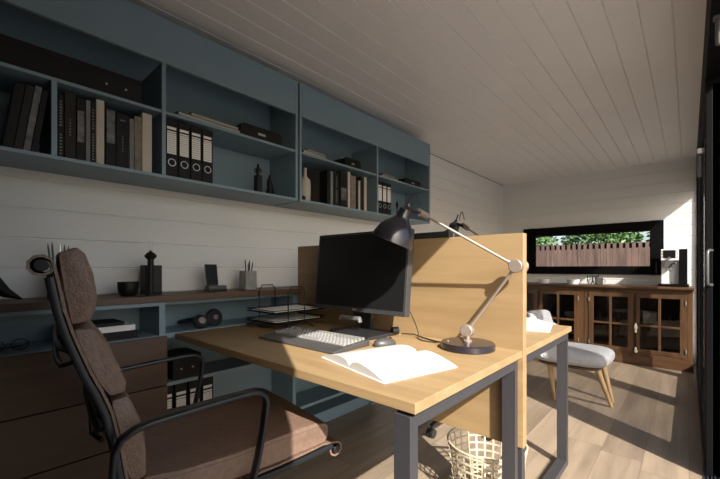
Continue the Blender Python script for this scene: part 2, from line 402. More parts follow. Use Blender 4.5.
# ------------------------------------------------------------------ books
def book(y0, y1, h, mat, label, group, z=1.472, xf=-1.785, depth=.19, lean=0, lab=None, photo=None):
    yc = (y0 + y1) / 2; w = y1 - y0; base = (xf, yc, z)
    m = MB(); t = min(.003, w * .2)
    m.box(-t, 0, -w / 2, w / 2, 0, h); m.box(-depth, -t, -w / 2, -w / 2 + t, 0, h); m.box(-depth, -t, w / 2 - t, w / 2, 0, h)
    o = m.build('book', mat, bev=.0012, seg=1)
    o.location = base; tag(o, label, 'book', group)
    if lean: o.rotation_euler = (-radians(lean), 0, 0)
    m = MB(); m.box(-depth + .005, -t, -w / 2 + t, w / 2 - t, .003, h - .004); m.build('pages', 'pages', o)
    if lab:
        for (a, b_, f) in lab:       # strips of small unreadable title marks
            m = MB(); z0 = h * a; n = max(1, int((b_ - a) * h / .011))
            for k in range(n):
                zz = z0 + k * (b_ - a) * h / n; ww = w * f * random.uniform(.6, 1)
                m.box(0, .0008, -ww / 2, ww / 2, zz, zz + .006)
            tag(m.build('title', 'title', o), 'pale title lettering on the spine')
    if photo:
        m = MB(); a, b_ = photo; m.box(0, .0007, -w * .38, w * .38, h * a, h * b_)
        tag(m.build('cover_picture', 'book_photo', o), 'grey picture panel on the spine')
    return o
G1 = 'books on the left wall shelf'
book(.120, .147, .243, 'book_black', 'leaning black book, leftmost of the leaning row on the left shelf', G1, lean=8)
book(.1485, .1715, .245, 'book_brown', 'leaning dark book between the leftmost black book and the grey marbled one', G1, lean=8)
book(.173, .193, .25, 'book_photo', 'leaning grey marbled book left of the blue partition', G1, lean=8)
book(.1945, .212, .243, 'book_black', 'leaning black book whose top touches the left side of the blue partition', G1, lean=8)
book(.272, .290, .241, 'book_black', 'black book with white lettering just right of the blue partition', G1, lab=((.05, .4, .6), (.5, .92, .6)))
book(.292, .327, .258, 'book_brown', 'wide dark book with a faint grey title, second right of the partition', G1, lab=((.35, .62, .15),))
book(.329, .357, .246, 'book_black', 'black book with a silvery picture panel on its spine', G1, photo=(.3, .8))
book(.359, .374, .248, 'book_grey', 'slim grey book right of the silvery picture spine', G1)
book(.376, .391, .247, 'book_black', 'slim black book with white lettering touching the cream one', G1, lab=((.05, .5, .6), (.55, .9, .6)))
book(.393, .421, .263, 'book_cream', 'tall cream book in the middle of the left shelf row', G1)
book(.425, .462, .238, 'book_black', 'black book with a grey photo over its upper spine', G1, photo=(.4, .97))
book(.463, .510, .231, 'book_black', 'widest black book with two small titles on the left shelf', G1, lab=((.3, .62, .12), (.86, .9, .5)))
book(.512, .529, .22, 'book_grey', 'slim pale grey book, lower than its neighbours', G1, lab=((.1, .9, .3),))
book(.531, .559, .237, 'book_taupe', 'mottled brown book beside the last cream book', G1)
book(.561, .600, .261, 'book_cream', 'cream book at the right end of the left shelf row', G1)
G2 = 'books on the far wall shelf'
book(1.512, 1.56, .222, 'book_black', 'thick black book nearest the cream vase', G2, xf=-1.855, depth=.17)
book(1.562, 1.612, .224, 'book_black', 'thick black book, second from the cream vase', G2, xf=-1.855, depth=.17)
book(1.614, 1.664, .226, 'book_brown', 'thick near-black book, third from the cream vase', G2, xf=-1.855, depth=.17)
book(1.667, 1.695, .229, 'book_black', 'black book beside the slim grey one on the far shelf', G2)
book(1.697, 1.722, .228, 'book_grey', 'grey book after the thick black books on the far shelf', G2)
book(1.727, 1.779, .226, 'book_black', 'black book with speckled lettering on the far shelf', G2, lab=((.1, .5, .3), (.55, .9, .2)))
book(1.789, 1.859, .243, 'book_black', 'broad black book with a pale picture low on its spine', G2, photo=(.2, .55))
book(1.866, 1.890, .256, 'book_cream', 'slim cream book in the middle of the far shelf', G2)
book(1.896, 1.947, .236, 'book_taupe', 'mottled taupe book on the far shelf', G2)
book(1.949, 1.973, .212, 'book_black', 'narrow black book between taupe and cream ones', G2)
book(1.975, 1.996, .213, 'book_cream', 'short slim cream book near the end of the far shelf', G2)
book(1.998, 2.036, .248, 'book_brown', 'dark brown book second from the right end of the far shelf', G2)
book(2.039, 2.066, .252, 'book_cream', 'cream book at the right end of the far shelf', G2)

# ------------------------------------------------------------------ binders
def binder(loc, w, h, label, group, fs=1):
    r = thing('ring_binder', loc, label, 'binder', group)
    m = MB(); t = .003; d = .21
    m.box(-t, 0, -w / 2, w / 2, 0, h); m.box(-d, -t, -w / 2, -w / 2 + t, 0, h); m.box(-d, -t, w / 2 - t, w / 2, 0, h)
    m.build('cover', 'book_black', r, bev=.001, seg=1)
    m = MB(); m.box(-d + .01, -t, -w / 2 + .006, w / 2 - .006, .004, h - .03); m.build('paper_stack', 'pages', r)
    m = MB(); m.box(0, .0012, -w * .40, w * .36, h * .40, h * .80); m.box(0, .0012, -w * .40, w * .36, h * .83, h * .875)
    m.build('spine_label', 'label', r)
    m = MB()
    for k in range(9):
        z = h * (.43 + .038 * k); m.box(.0012, .0018, -w * .34, w * .28, z, z + .0015)
    m.box(.0012, .002, -w * .40, w * .36, h * .765, h * .775)
    m.build('label_lines', 'grey', r)
    m = MB(); c = (0, 0, h * .25); pts = [(.001, .016 * cos(a), h * .25 + .016 * sin(a)) for a in [2 * pi * k / 20 for k in range(20)]]
    m.tube(pts, .0022, 6, cyc=True); m.build('finger_ring', 'steel', r, smooth=True)
GB = 'black binders on the left wall shelf'
nm = ['leftmost', 'second', 'third', 'rightmost']
for k in range(4):
    binder((-1.782, .684 + k * .0565, 1.473), .053, .262, nm[k] + ' of the four black ring binders on the left wall shelf', GB)
for k in range(3):
    binder((-1.782, 2.222 + k * .057, 1.473), .053, .25, ['leftmost', 'middle', 'rightmost'][k] + ' of three black ring binders behind the lamp head', 'black binders on the far wall shelf')
GC = 'black binders under the desk'
for k in range(4):
    binder((-1.822, .677 + k * .0655, .182), .058, .312, nm[k] + ' of the four black ring binders on the low shelf under the desk', GC)

# ------------------------------------------------------------------ things on the wall shelf
ZS = 1.766
def long_box():
    b = (-1.88, .30, ZS); r = thing('storage_box', b, 'long flat black storage box above the large books', 'box')
    m = MB(); m.box(-.09, .085, -.33, .262, 0, .10); m.build('body', 'book_black', r, bev=.003)
    m = MB(); m.box(-.093, .088, -.333, .265, .085, .105); m.build('lid', 'book_black', r, bev=.002)
    for y in (.13, .20): m = MB(); m.cyl((.085, y, .045), (.092, y, .045), .004, n=10); m.build('stud', 'steel', r)
long_box()
def flat_books(x, y, specs, rz, labels, group):
    z = ZS
    for (w, d, h, mat, dy), lab in zip(specs, labels):
        m = MB(); m.box(-d / 2, d / 2, -w / 2, w / 2, 0, .002); m.box(-d / 2, d / 2, -w / 2, w / 2, h - .002, h); m.box(-d / 2, -d / 2 + .002, -w / 2, w / 2, .002, h - .002)
        o = m.build('book', mat); o.location = (x, y + dy, z); o.rotation_euler = (0, 0, rz)
        p = MB(); p.box(-d / 2 + .002, d / 2 - .004, -w / 2 + .004, w / 2 - .004, .002, h - .002); tag(p.build('pages', 'pages', o), 'pale page edges')
        tag(o, lab, 'book', group); z += h + .0005
flat_books(-1.86, .87, [(.33, .16, .018, 'book_photo', 0), (.26, .14, .018, 'book_grey', .03)], .04,
           ['black speckled book lying flat at the bottom above the left binders', 'grey book lying on the black speckled one above the left binders'], 'books lying on the left upper shelf')
flat_books(-1.86, 1.56, [(.20, .15, .022, 'book_photo', 0), (.17, .13, .015, 'book_grey', .02)], .05,
           ['black book lying flat above the cream vase', 'grey book lying on top of the black one above the cream vase'], 'books lying on the far upper shelf')
flat_books(-1.86, 2.36, [(.22, .15, .016, 'book_black', 0), (.18, .13, .014, 'book_grey', 0)], .0,
           ['black book lying flat above the three far binders', 'grey book lying on top above the three far binders'], 'books lying on the farthest upper shelf')
def dark_case(x, y, w, d, h, label, rz=0, name='black_case'):
    r = thing(name, (x, y, ZS), label, 'case', None, rz)
    m = MB(); m.prism([(-w / 2, 0), (w / 2, 0), (w / 2, h * .8), (w / 2 - .02, h), (-w / 2 + .02, h), (-w / 2, h * .8)], 'x', -d / 2, d / 2)
    m.build('body', 'book_black', r, bev=.004)
    m = MB(); m.box(d / 2, d / 2 + .002, -w * .1, w * .07, h * .35, h * .52); tag(m.build('clasp', 'steel', r), 'silver clasp')
    m = MB(); m.cyl((0, -w * .3, h), (0, -w * .3, h + .012), .009, n=12); m.cyl((0, w * .3, h), (0, w * .3, h + .008), .007, n=12); m.build('knob', 'steel', r)
dark_case(-1.86, 1.17, .27, .15, .07, 'long black case with a silver clasp on the left upper shelf')
dark_case(-1.86, 1.93, .17, .13, .068, 'squat black case above the far shelf books')
dark_case(-1.86, 2.70, .26, .13, .055, 'black case with silver knobs at the far end of the upper shelf')

def vase():
    prof = [(.001, 0), (.03, 0), (.034, .006), (.036, .05), (.036, .10), (.032, .135), (.016, .152), (.011, .162), (.010, .20), (.012, .212), (.009, .212), (.008, .165)]
    m = MB(); m.lathe(prof, (-1.815, 1.502, 1.4725)); tag(m.build('vase', 'cream', base=(-1.815, 1.502, 1.4725), smooth=True), 'cream bottle-shaped ceramic vase beside the thick black books', 'vase')
    m = MB(); m.lathe([(.001, 0), (.012, 0), (.018, .006), (.020, .013), (.016, .022), (.008, .027), (.001, .028)], (-1.79, 1.464, 1.4725), 24)
    tag(m.build('paperweight', 'statue', base=(-1.79, 1.464, 1.4725), smooth=True), 'small glossy black pebble-shaped paperweight beside the cream vase', 'paperweight')
vase()
def statue(y, h, label, loop=True):
    b = (-1.86, y, 1.4725); r = thing('figurine', b, label, 'figurine', 'slim figurines on the left wall shelf')
    m = MB(); m.box(-.02, .02, -.016, .016, 0, h * .62); m.build('plinth', 'statue', r, bev=.002)
    m = MB(); m.lathe([(.001, h * .62), (.012, h * .62), (.008, h * .68), (.014, h * .76), (.010, h * .84), (.004, h * .88), (.008, h * .93), (.001, h)], n=16)
    m.build('figure', 'statue', r, smooth=True)
    m = MB(); m.tube([(0, -.008, h * .66), (0, -.022, h * .72), (0, -.022, h * .8), (0, -.006, h * .87), (0, .01, h * .87), (0, .022, h * .8), (0, .02, h * .72)], .003, 6)
    m.build('arms', 'statue', r, smooth=True)
statue(1.19, .185, 'slim black figurine with looped arms standing alone on the left shelf')
m = MB(); m.tube([(0, 0, 0), (0, 0, .02), (0, .004, .07), (0, -.004, .11), (0, 0, .15)], [.03, .03, .02, .014, .004], 12)
o = m.build('sculpture', 'statue', smooth=True); o.location = (-1.92, 1.31, 1.4725); tag(o, 'dark tapering sculpture in the back corner of the left shelf', 'sculpture')
# thin wire-like twig figure behind lamp head
m = MB(); m.lathe([(.001, 0), (.022, 0), (.02, .01), (.006, .02), (.004, .09), (.012, .105), (.012, .125), (.003, .15), (.001, .17)], n=16)
o = m.build('figurine', 'statue', smooth=True); o.location = (-1.86, 2.55, 1.4725); tag(o, 'small dark figurine right of the far binders, just above the lamp head', 'figurine')

# ------------------------------------------------------------------ sideboard under the wall shelves
BX = -1.78; BX2 = -1.811; CT = .745
def sideboard():
    t = .026
    b = (-1.91, -.12, 0); r = thing('sideboard_cabinet', b, 'blue sideboard with brown wooden drawer fronts at the left, behind the chair', 'cabinet')
    y0, y1 = -.9, .655
    m = MB(); m.box(XL + .001, XL + .013, y0, y1, .1, .895); m.box(XL + .013, BX, y0, y0 + t, 0, .895); m.box(XL + .013, BX, y1 - t, y1, 0, .895)
    m.box(XL + .013, BX, y0 + t, y1 - t, .722, CT); m.box(XL + .013, BX, y0 + t, y1 - t, .878, .895); m.box(XL + .013, BX - .03, y0 + t, y1 - t, 0, .1)
    off(m, b).build('carcass', 'blue', r, bev=.0015, seg=1)
    for (z0, z1) in ((.102, .3), (.304, .517), (.521, .741)):
        for (a, c) in ((y0, -.126), (-.122, y1 + .002)):
            m = MB(); m.box(BX, BX + .018, a, c, z0, z1); tag(off(m, b).build('drawer_front', 'oaky', r, bev=.0015, seg=1), 'brown wooden drawer front')
    b = (-1.91, 1.4, 0); r = thing('sideboard_cabinet', b, 'blue open-shelved sideboard running behind the desks', 'cabinet')
    y0, y1 = .6565, 2.19
    m = MB(); m.box(XL + .001, XL + .013, y0, y1, .1, .895)
    for y in (y0, 1.402, y1 - t): m.box(XL + .013, BX2, y, y + t * (.4 if y == y0 else 1), 0, .895)
    m.box(XL + .013, BX2, y0, y1, .878, .895); m.box(XL + .013, BX2 - .03, y0, y1, 0, .08)
    off(m, b).build('carcass', 'blue', r, bev=.0015, seg=1)
    for (a, c) in ((y0 + .011, 1.402), (1.402 + t, y1 - t)):
        for (z0, z1) in ((.722, CT), (.497, .515), (.16, .18)):
            m = MB(); m.box(XL + .013, BX2 - .002, a, c, z0, z1); off(m, b).build('shelf_board', 'blue', r, bev=.0015, seg=1)
    b = (-1.91, .65, .895)
    m = MB(); m.box(XL + .001, BX + .012, -.92, 2.2, .896, .925)
    tag(m.build('wooden_countertop', 'oaky', base=b, bev=.002), 'long brown wooden top running over the blue sideboards', 'countertop')
sideboard()
CZ = .9255
# black bird figure at the left
def bird():
    b = (-1.92, .085, CZ); r = thing('bird_ornament', b, 'black bird ornament with a sweeping tail at the left end of the sideboard top', 'ornament')
    m = MB(); m.tube([(0, -.11, .13), (0, -.085, .15), (0, -.05, .135), (0, -.02, .10), (0, .02, .065), (0, .055, .03), (0, .10, .004)], [.012, .022, .027, .036, .031, .019, .003], 14)
    m.build('body', 'statue', r, smooth=True)
    m = MB(); m.tube([(0, -.108, .142), (0, -.135, .136), (0, -.15, .13)], [.008, .005, .001], 8); m.build('beak', 'statue', r, smooth=True)
    m = MB(); m.cyl((0, -.015, .0), (0, -.015, .085), .004, n=8); m.lathe([(.001, 0), (.025, 0), (.025, .004), (.001, .004)], (0, -.015, 0), 20); m.build('stand', 'statue', r)
bird()
def pencil_pot(x, y, s, h, mat, label, pens, seed, round_=False):
    rnd = random.Random(seed); b = (x, y, CZ)
    r = thing('pencil_pot', b, label, 'pencil pot')
    m = MB(); w = s / 2; t = .006
    if round_: m.lathe([(.001, 0), (w, 0), (w, h), (w - t, h), (w - t, t), (.001, t)])
    else:
        m.box(-w, w, -w, w, 0, t); m.box(-w, -w + t, -w, w, t, h); m.box(w - t, w, -w, w, t, h); m.box(-w + t, w - t, -w, -w + t, t, h); m.box(-w + t, w - t, w - t, w, t, h)
    m.build('pot', mat, r, bev=0 if round_ else .002, smooth=round_)
    where = label.split(' pot')[0]
    for i, (dx, dy, L, pm, lb) in enumerate(pens):
        m = MB(); a = Vector((dx * .5, dy * .5, t)); c = Vector((dx * 1.3, dy * 1.3, L)); d = (c - a)
        m.tube([a, a + d * .86, a + d * .93, c], [.0035, .0035, .003, .001], 8)
        o = m.build('pen', pm, smooth=True); o.location = b; tag(o, lb, 'pen', 'pens in the ' + ('far' if not round_ else 'left') + ' pot')
pencil_pot(-1.885, 1.14, .07, .108, 'concrete', 'square grey concrete pencil pot on the sideboard top', [
    (.0, -.014, .175, 'blackp', 'black pen leaning left in the grey pot, leftmost'), (.01, -.005, .155, 'grey', 'short grey pencil in the middle of the grey pot'),
    (-.01, .014, .172, 'blackp', 'tall black pen right of centre in the grey pot'), (.008, .018, .160, 'blackp', 'black pencil at the right rim of the grey pot')], 3)
pencil_pot(-1.94, .30, .075, .11, 'black', 'round black pencil pot half hidden behind the chair back', [
    (.0, -.028, .225, 'grey', 'tall grey pen farthest left behind the chair back'), (.0, -.018, .23, 'blackp', 'tall black pen second from the left behind the chair back'),
    (.0, .002, .225, 'steel', 'silver pen in the middle behind the chair back'), (.0, .014, .222, 'blackp', 'black pen right of the silver one behind the chair back'),
    (.0, .024, .218, 'grey', 'grey pencil farthest right behind the chair back')], 4, True)
# bowl, black block with lantern
m = MB(); m.lathe([(.001, 0), (.028, 0), (.036, .012), (.041, .035), (.042, .062), (.038, .062), (.036, .036), (.03, .016), (.001, .008)])
o = m.build('bowl', 'statue', smooth=True); o.location = (-1.885, .535, CZ); tag(o, 'small black bowl in front of the black block vase', 'bowl')
def block():
    b = (-1.945, .650, CZ); r = thing('block_vase', b, 'tall square black vase beside the small bowl', 'vase')
    m = MB(); m.box(-.040, .040, -.036, .036, 0, .138); m.build('body', 'statue', r, bev=.003)
    b = (-1.855, .618, CZ); r = thing('table_lighter', b, 'slim dark pillar ornament with a mushroom cap and two thin prongs', 'ornament')
    m = MB(); m.lathe([(.001, 0), (.02, 0), (.02, .01), (.013, .015), (.013, .165), (.001, .165)], n=20); m.build('pillar', 'statue', r, smooth=True)
    m = MB(); m.lathe([(.001, .165), (.016, .165), (.024, .175), (.026, .182), (.016, .194), (.006, .2), (.001, .208)], n=24); m.build('cap', 'statue', r, smooth=True)
    m = MB(); m.cyl((0, -.006, .195), (0, -.006, .255), .0008, n=6); m.cyl((0, .007, .195), (0, .007, .25), .0008, n=6); m.build('prongs', 'steel', r)
block()
def phone():
    b = (-1.905, .955, CZ); r = thing('charging_dock', b, 'small grey and black dock holding the phone on the sideboard top', 'dock')
    m = MB(); m.box(-.03, .035, -.05, .05, 0, .012); m.build('base', 'blackp', r, bev=.002)
    m = MB(); m.box(-.02, .03, -.05, .05, .012, .03); m.build('tray', 'grey', r, bev=.002)
    r = thing('phone', (-1.90, .935, CZ + .031), 'black mobile phone standing upright in the dock', 'phone')
    m = MB(); T = Matrix.Rotation(radians(-10), 4, 'Y'); m.box(-.004, .004, -.034, .034, 0, .115, T); m.build('body', 'blackp', r, bev=.003)
    m = MB(); m.box(.004, .0046, -.031, .031, .006, .11, T); m.build('screen', 'screen', r)
phone()
# books in the compartment, glasses
def lying(x, y, z, w, d, h, mat, lab, grp, rz=0):
    m = MB(); m.box(-d / 2, d / 2, -w / 2, w / 2, 0, .003); m.box(-d / 2, d / 2, -w / 2, w / 2, h - .003, h); m.box(-d / 2, -d / 2 + .003, -w / 2, w / 2, .003, h - .003)
    o = m.build('book', mat); o.location = (x, y, z); o.rotation_euler = (0, 0, rz); tag(o, lab, 'book', grp)
    p = MB(); p.box(-d / 2 + .003, d / 2 - .004, -w / 2 + .004, w / 2 - .004, .003, h - .003); p.build('pages', 'label', o)
    return o
gq = 'books lying in the blue compartment'
z = CT + .0005
lying(-1.89, .43, z, .24, .17, .034, 'book_black', 'thick black book at the bottom of the pile beside the chair back', gq, rz=pi); z += .0345
lying(-1.89, .42, z, .24, .17, .024, 'label', 'white book in the middle of the pile beside the chair back', gq, rz=pi); z += .0245
lying(-1.89, .40, z, .20, .16, .014, 'book_black', 'thin black book on top of the pile beside the chair back', gq, rz=pi)
def glasses():
    b = (-1.85, .14, CT); r = thing('eyeglasses', b, 'folded dark eyeglasses lying in the blue compartment at the left', 'glasses')
    m = MB()
    for s in (-1, 1):
        m.tube([(.02 * cos(a) * .3, s * .032 + .024 * cos(a), .022 + .019 * sin(a)) for a in [2 * pi * k / 16 for k in range(16)]], .002, 6, cyc=True)
    m.tube([(0, -.009, .025), (0, 0, .029), (0, .009, .025)], .002, 6); m.build('frame', 'blackp', r, smooth=True)
    for s in (-1, 1):
        m = MB(); m.tube([(0, s * .056, .025), (-.03, s * .04, .012), (-.05, -s * .04, .004)], .002, 6); m.build('temple', 'blackp', r, smooth=True)
glasses()
def headphones():
    b = (-1.885, .875, CT); r = thing('headphones', b, 'black over-ear headphones lying in the open compartment at the desk end', 'headphones', None, radians(8))
    T = Matrix.Translation((.03, .055, .044)) @ Matrix.Rotation(radians(80), 4, 'Y')
    for (T, nm2) in ((Matrix.Translation((.02, .055, .043)) @ Matrix.Rotation(radians(75), 4, 'Y'), 1), (Matrix.Translation((.04, -.035, .034)) @ Matrix.Rotation(radians(60), 4, 'Y'), 2)):
        m = MB(); k = 1.12 if nm2 == 1 else .85; m.lathe([(.001, -.018), (.036 * k, -.018), (.042 * k, -.01), (.042 * k, .006), (.034 * k, .014), (.001, .014)], n=28, mat=T)
        c = m.build('ear_cup', 'blackp', r, smooth=True)
        m = MB(); m.lathe([(.001, .014), (.018 if nm2 == 2 else .013, .014), (.018 if nm2 == 2 else .013, .018), (.006, .0185), (.001, .0185)], n=24, mat=T); tag(m.build('disc', 'steel', c, smooth=True), 'silver disc on the ear cup')
    m = MB(); pts = [(-.0 + .0 * a, .055 - .17 * sin(a) * .55 - .0, .05 + .02 * sin(a * 2)) for a in [k * pi / 12 for k in range(13)]]
    pts = [(.02 - .14 * sin(a), .01 + .055 * cos(a) - .06 * sin(a), .05 - .03 * sin(a)) for a in [k * pi / 12 for k in range(13)]]
    m.tube(pts, .009, 10); m.build('headband', 'blackp', r, smooth=True)
headphones()
def shelf_box():
    b = (-1.90, .765, .5155); r = thing('storage_box', b, 'black storage box with two small studs on the shelf under the desk', 'box')
    m = MB(); m.box(-.1, .08, -.063, .075, 0, .112); m.build('body', 'book_black', r, bev=.003)
    for y in (-.025, .03): m = MB(); m.cyl((.08, y, .05), (.087, y, .05), .004, n=10); m.build('stud', 'steel', r)
shelf_box()

# ------------------------------------------------------------------ desks
TZ = .74
def desk(y0, y1, label):
    x0, x1 = -1.809, -.465; yc = (y0 + y1) / 2; b = ((x0 + x1) / 2, yc, 0)
    r = thing('desk', b, label, 'desk', 'oak desks face to face')
    m = MB(); m.box(x0, x1, y0, y1, TZ - .026, TZ); off(m, b).build('tabletop', 'oak', r, bev=.0012, seg=1)
    for xs in (x1 - .063,):
        m = MB(); w, t = .048, .032; ya, yb = y0 + .002, y1 - .004; zt = TZ - .036
        m.box(xs, xs + w, ya, ya + t, 0, zt); m.box(xs, xs + w, yb - t, yb, 0, zt)
        m.box(xs, xs + w, ya + t, yb - t, zt - t, zt); m.box(xs, xs + w, ya + t, yb - t, 0, t)
        tag(off(m, b).build('leg_frame', 'frame', r, bev=.0012, seg=1), 'grey metal leg frame')
        for y in (y0 + .13, y1 - .16):
            m = MB(); m.prism([(x0 + .002, TZ - .027), (x0 + .05, TZ - .027), (x0 + .002, TZ - .07)], 'y', y, y + .02); tag(off(m, b).build('wall_bracket', 'steel', r), 'small pale bracket at the sideboard end')
        m = MB()
        for y in (ya + .1, yb - .12): m.box(xs + .01, xs + .038, y, y + .02, zt, TZ - .026)
        off(m, b).build('spacer', 'black', r)
    m = MB()
    for y in (y0 + .16, y1 - .19): m.box(x0 + .008, x1 - .063, y, y + .03, TZ - .068, TZ - .038)
    off(m, b).build('cross_rail', 'black', r)
desk(.708, 1.430, 'near oak desk on a grey metal frame, with the keyboard and open book')
desk(1.472, 2.205, 'far oak desk beyond the wooden divider')
m = MB(); m.box(-1.800, -.462, 1.432, 1.470, .372, 1.182)
tag(m.build('desk_divider', 'oak', base=(-1.1, 1.451, .372), bev=.0012, seg=1), 'upright oak divider panel standing between the two desks', 'divider')

# monitor
def monitor():
    b = (-1.16, 1.30, TZ + .0005); r = thing('monitor', b, 'black monitor on the near desk behind the keyboard', 'monitor', 'black desk monitors')
    T = Matrix.Translation((-.0275, -.01, .10)) @ Matrix.Rotation(radians(-6), 4, 'X')
    hw = .292; hh = .385
    m = MB(); m.box(-hw, hw, -.006, .03, 0, hh, T); m.build('shell', 'bezel', r, bev=.003)
    m = MB(); m.box(-hw + .012, hw - .012, -.0068, -.006, .022, hh - .012, T); m.build('screen', 'screen', r)
    m = MB(); m.prism([(-.18, .05), (.18, .05), (.15, .3), (-.15, .3)], 'y', .03, .055); m.bm.transform(T); m.build('rear_cover', 'bezel', r, bev=.006)
    m = MB()
    for k in range(3):   # tiny three-letter maker's mark on the lower bezel
        x = -.012 + k * .009
        m.box(x, x + .006, -.0066, -.0062, .008, .0105, T); m.box(x, x + .0018, -.0066, -.0062, .008, .0145, T)
    m.build('logo', 'label', r)
    m = MB(); m.box(-.08, .04, .03, .055, .06, .16); m.box(-.055, .015, .055, .075, .012, .2); m.build('neck', 'blackp', r, bev=.004)
    m = MB(); m.tube([(-.10, -.03, .058), (-.10, -.03, .072), (0.02, -.03, .072), (.02, -.03, .058)], .012, 8); tag(m.build('hinge_cover', 'grey', r, smooth=True), 'grey hinge cover')
    m = MB(); m.prism([(-.14, -.075), (.145, -.118), (.155, .07), (-.14, .085)], 'z', 0, .014); m.build('base', 'blackp', r, bev=.003)
    m = MB(); m.cyl((.14, .06, .02), (.155, .085, .02), .018, n=20); m.build('pivot', 'blackp', r, smooth=True)
    return r
mon = monitor()
m2 = copy_tree(mon); m2.location = (-1.14, 1.585, TZ + .0005); m2.rotation_euler = (0, 0, pi)
tag(m2, 'black monitor on the far desk, only its top edge showing above the divider')
# keyboard
def keyboard():
    b = (-1.18, 1.012, TZ + .0005); r = thing('keyboard', b, 'dark grey keyboard with pale keys on the near desk', 'keyboard', None, radians(0.5))
    m = MB(); m.prism([(-.105, 0), (.1, 0), (.1, .024), (-.02, .017), (-.105, .008)], 'x', -.235, .235); m.build('body', 'kbd', r, bev=.003)
    z0 = lambda y: .0155 + (y + .03) * .06
    k = 0; rows = 6
    for i in range(rows):
        y = -.028 + i * .0205; x = -.225
        while x < .215:
            w = .0165
            if x > .07 and x < .082: x = .082
            if i == 0 and -.15 < x < .0: w = .11
            if k < 98:
                mm = MB(); zz = z0(y); mm.loft([[(x, y, zz), (x + w, y, zz), (x + w, y + .0165, zz + .001), (x, y + .0165, zz + .001)],
                                              [(x + .004, y + .004, zz + .009), (x + w - .004, y + .004, zz + .009), (x + w - .004, y + .0125, zz + .010), (x + .004, y + .0125, zz + .010)]])
                mm.build('key', 'key', r)
            else:
                extra.append((x, y, w))
            k += 1; x += w + .0028
    if extra:
        mm = MB()
        for (x, y, w) in extra: mm.box(x + .001, x + w - .001, y + .001, y + .0155, z0(y), z0(y) + .010)
        tag(mm.build('keys', 'key', r), None, kind='stuff')
extra = []
keyboard()
def mouse():
    r = thing('computer_mouse', (-.905, 1.16, TZ + .0005), 'dark grey mouse behind the open book', 'mouse', None, radians(-15))
    m = MB(); rings = []
    for (z, s) in ((0, .96), (.008, 1), (.018, .9), (.026, .66), (.031, .3)):
        rings.append([(.031 * s * cos(2 * pi * k / 20), .052 * s * sin(2 * pi * k / 20) - .006 * z / .03, z) for k in range(20)])
    m.loft(rings); m.build('body', 'kbd', r, smooth=True)
    m = MB(); m.cyl((-.003, .026, .026), (.003, .026, .026), .006, n=14); m.build('wheel', 'blackp', r, smooth=True)
mouse()
# open book
def open_book(loc, rz, label):
    r = thing('open_book', loc, label, 'book', 'open white books on the desks', rz)
    W_, D_ = .172, .285
    for s in (-1, 1):
        m = MB(); prof = []
        for k in range(13):
            t = k / 12; prof.append((s * W_ * t, .006 + .024 * (sin(pi * min(1, t * 1.0) ** .62) * .85 + .15 * (1 - t)) if t < 1 else .006))
        prof.append((s * W_, .002)); prof.append((0, .002))
        m.prism(prof if s > 0 else prof[::-1], 'y', -D_ / 2, D_ / 2)
        m.build('page_block', 'paper', r, smooth=True)
    m = MB(); m.box(-W_ - .003, W_ + .003, -D_ / 2 - .003, D_ / 2 + .003, 0, .0018); m.build('cover', 'label', r)
    return r
ob = open_book((-.742, .955, TZ + .0005), radians(-14), 'open white book lying at the near desk corner')
ob2 = copy_tree(ob); ob2.location = (-.70, 2.03, TZ + .0005); ob2.rotation_euler = (0, 0, radians(12)); tag(ob2, 'open white book on the far desk beyond the divider')
# paper tray
def paper_tray():
    b = (-1.625, 1.215, TZ + .0005); r = thing('letter_tray', b, 'two-tier black wire letter tray at the wall end of the near desk', 'letter tray')
    x0, x1, y0, y1 = -.125, .125, -.165, .165
    for z in (.035, .085):
        m = MB()
        m.tube([(x0, y0, z), (x1, y0, z), (x1, y1, z), (x0, y1, z)], .0022, 6, cyc=True)
        m.tube([(x0, y0, z + .012), (x1, y0, z + .012), (x1, y1, z + .012), (x0, y1, z + .012)], .0022, 6, cyc=True)
        for k in range(1, 22): x = x0 + (x1 - x0) * k / 22; m.tube([(x, y0, z), (x, y1, z)], .0009, 4)
        for k in range(1, 28): y = y0 + (y1 - y0) * k / 28; m.tube([(x0, y, z), (x1, y, z)], .0009, 4)
        m.build('tray', 'black', r)
    for xx in (x0, x1):
        m = MB(); sx = 1 if xx > 0 else -1; a0, a1 = -.085, .02
        m.tube([(xx + sx * .05, a0 - .05, .0035), (xx + sx * .02, a0 - .02, .015), (xx + sx * .004, a0, .035), (xx + sx * .004, a0, .19), (xx + sx * .004, a0 + .02, .215), (xx + sx * .004, a1 - .02, .215), (xx + sx * .004, a1, .19), (xx + sx * .004, a1, .035), (xx + sx * .02, a1 + .02, .015), (xx + sx * .03, a1 + .04, .0035)], .0032, 8)
        m.build('support', 'chairmetal', r, smooth=True)
    for z, lb in ((.038, 'lower'), (.088, 'upper')):
        m = MB(); m.box(-.105, .105, -.148, .148, 0, .004)
        o = m.build('paper_stack', 'label'); o.location = (b[0], b[1], b[2] + z); tag(o, 'white paper sheets on the %s tier of the wire letter tray' % lb, 'paper', 'paper in the letter tray')
paper_tray()
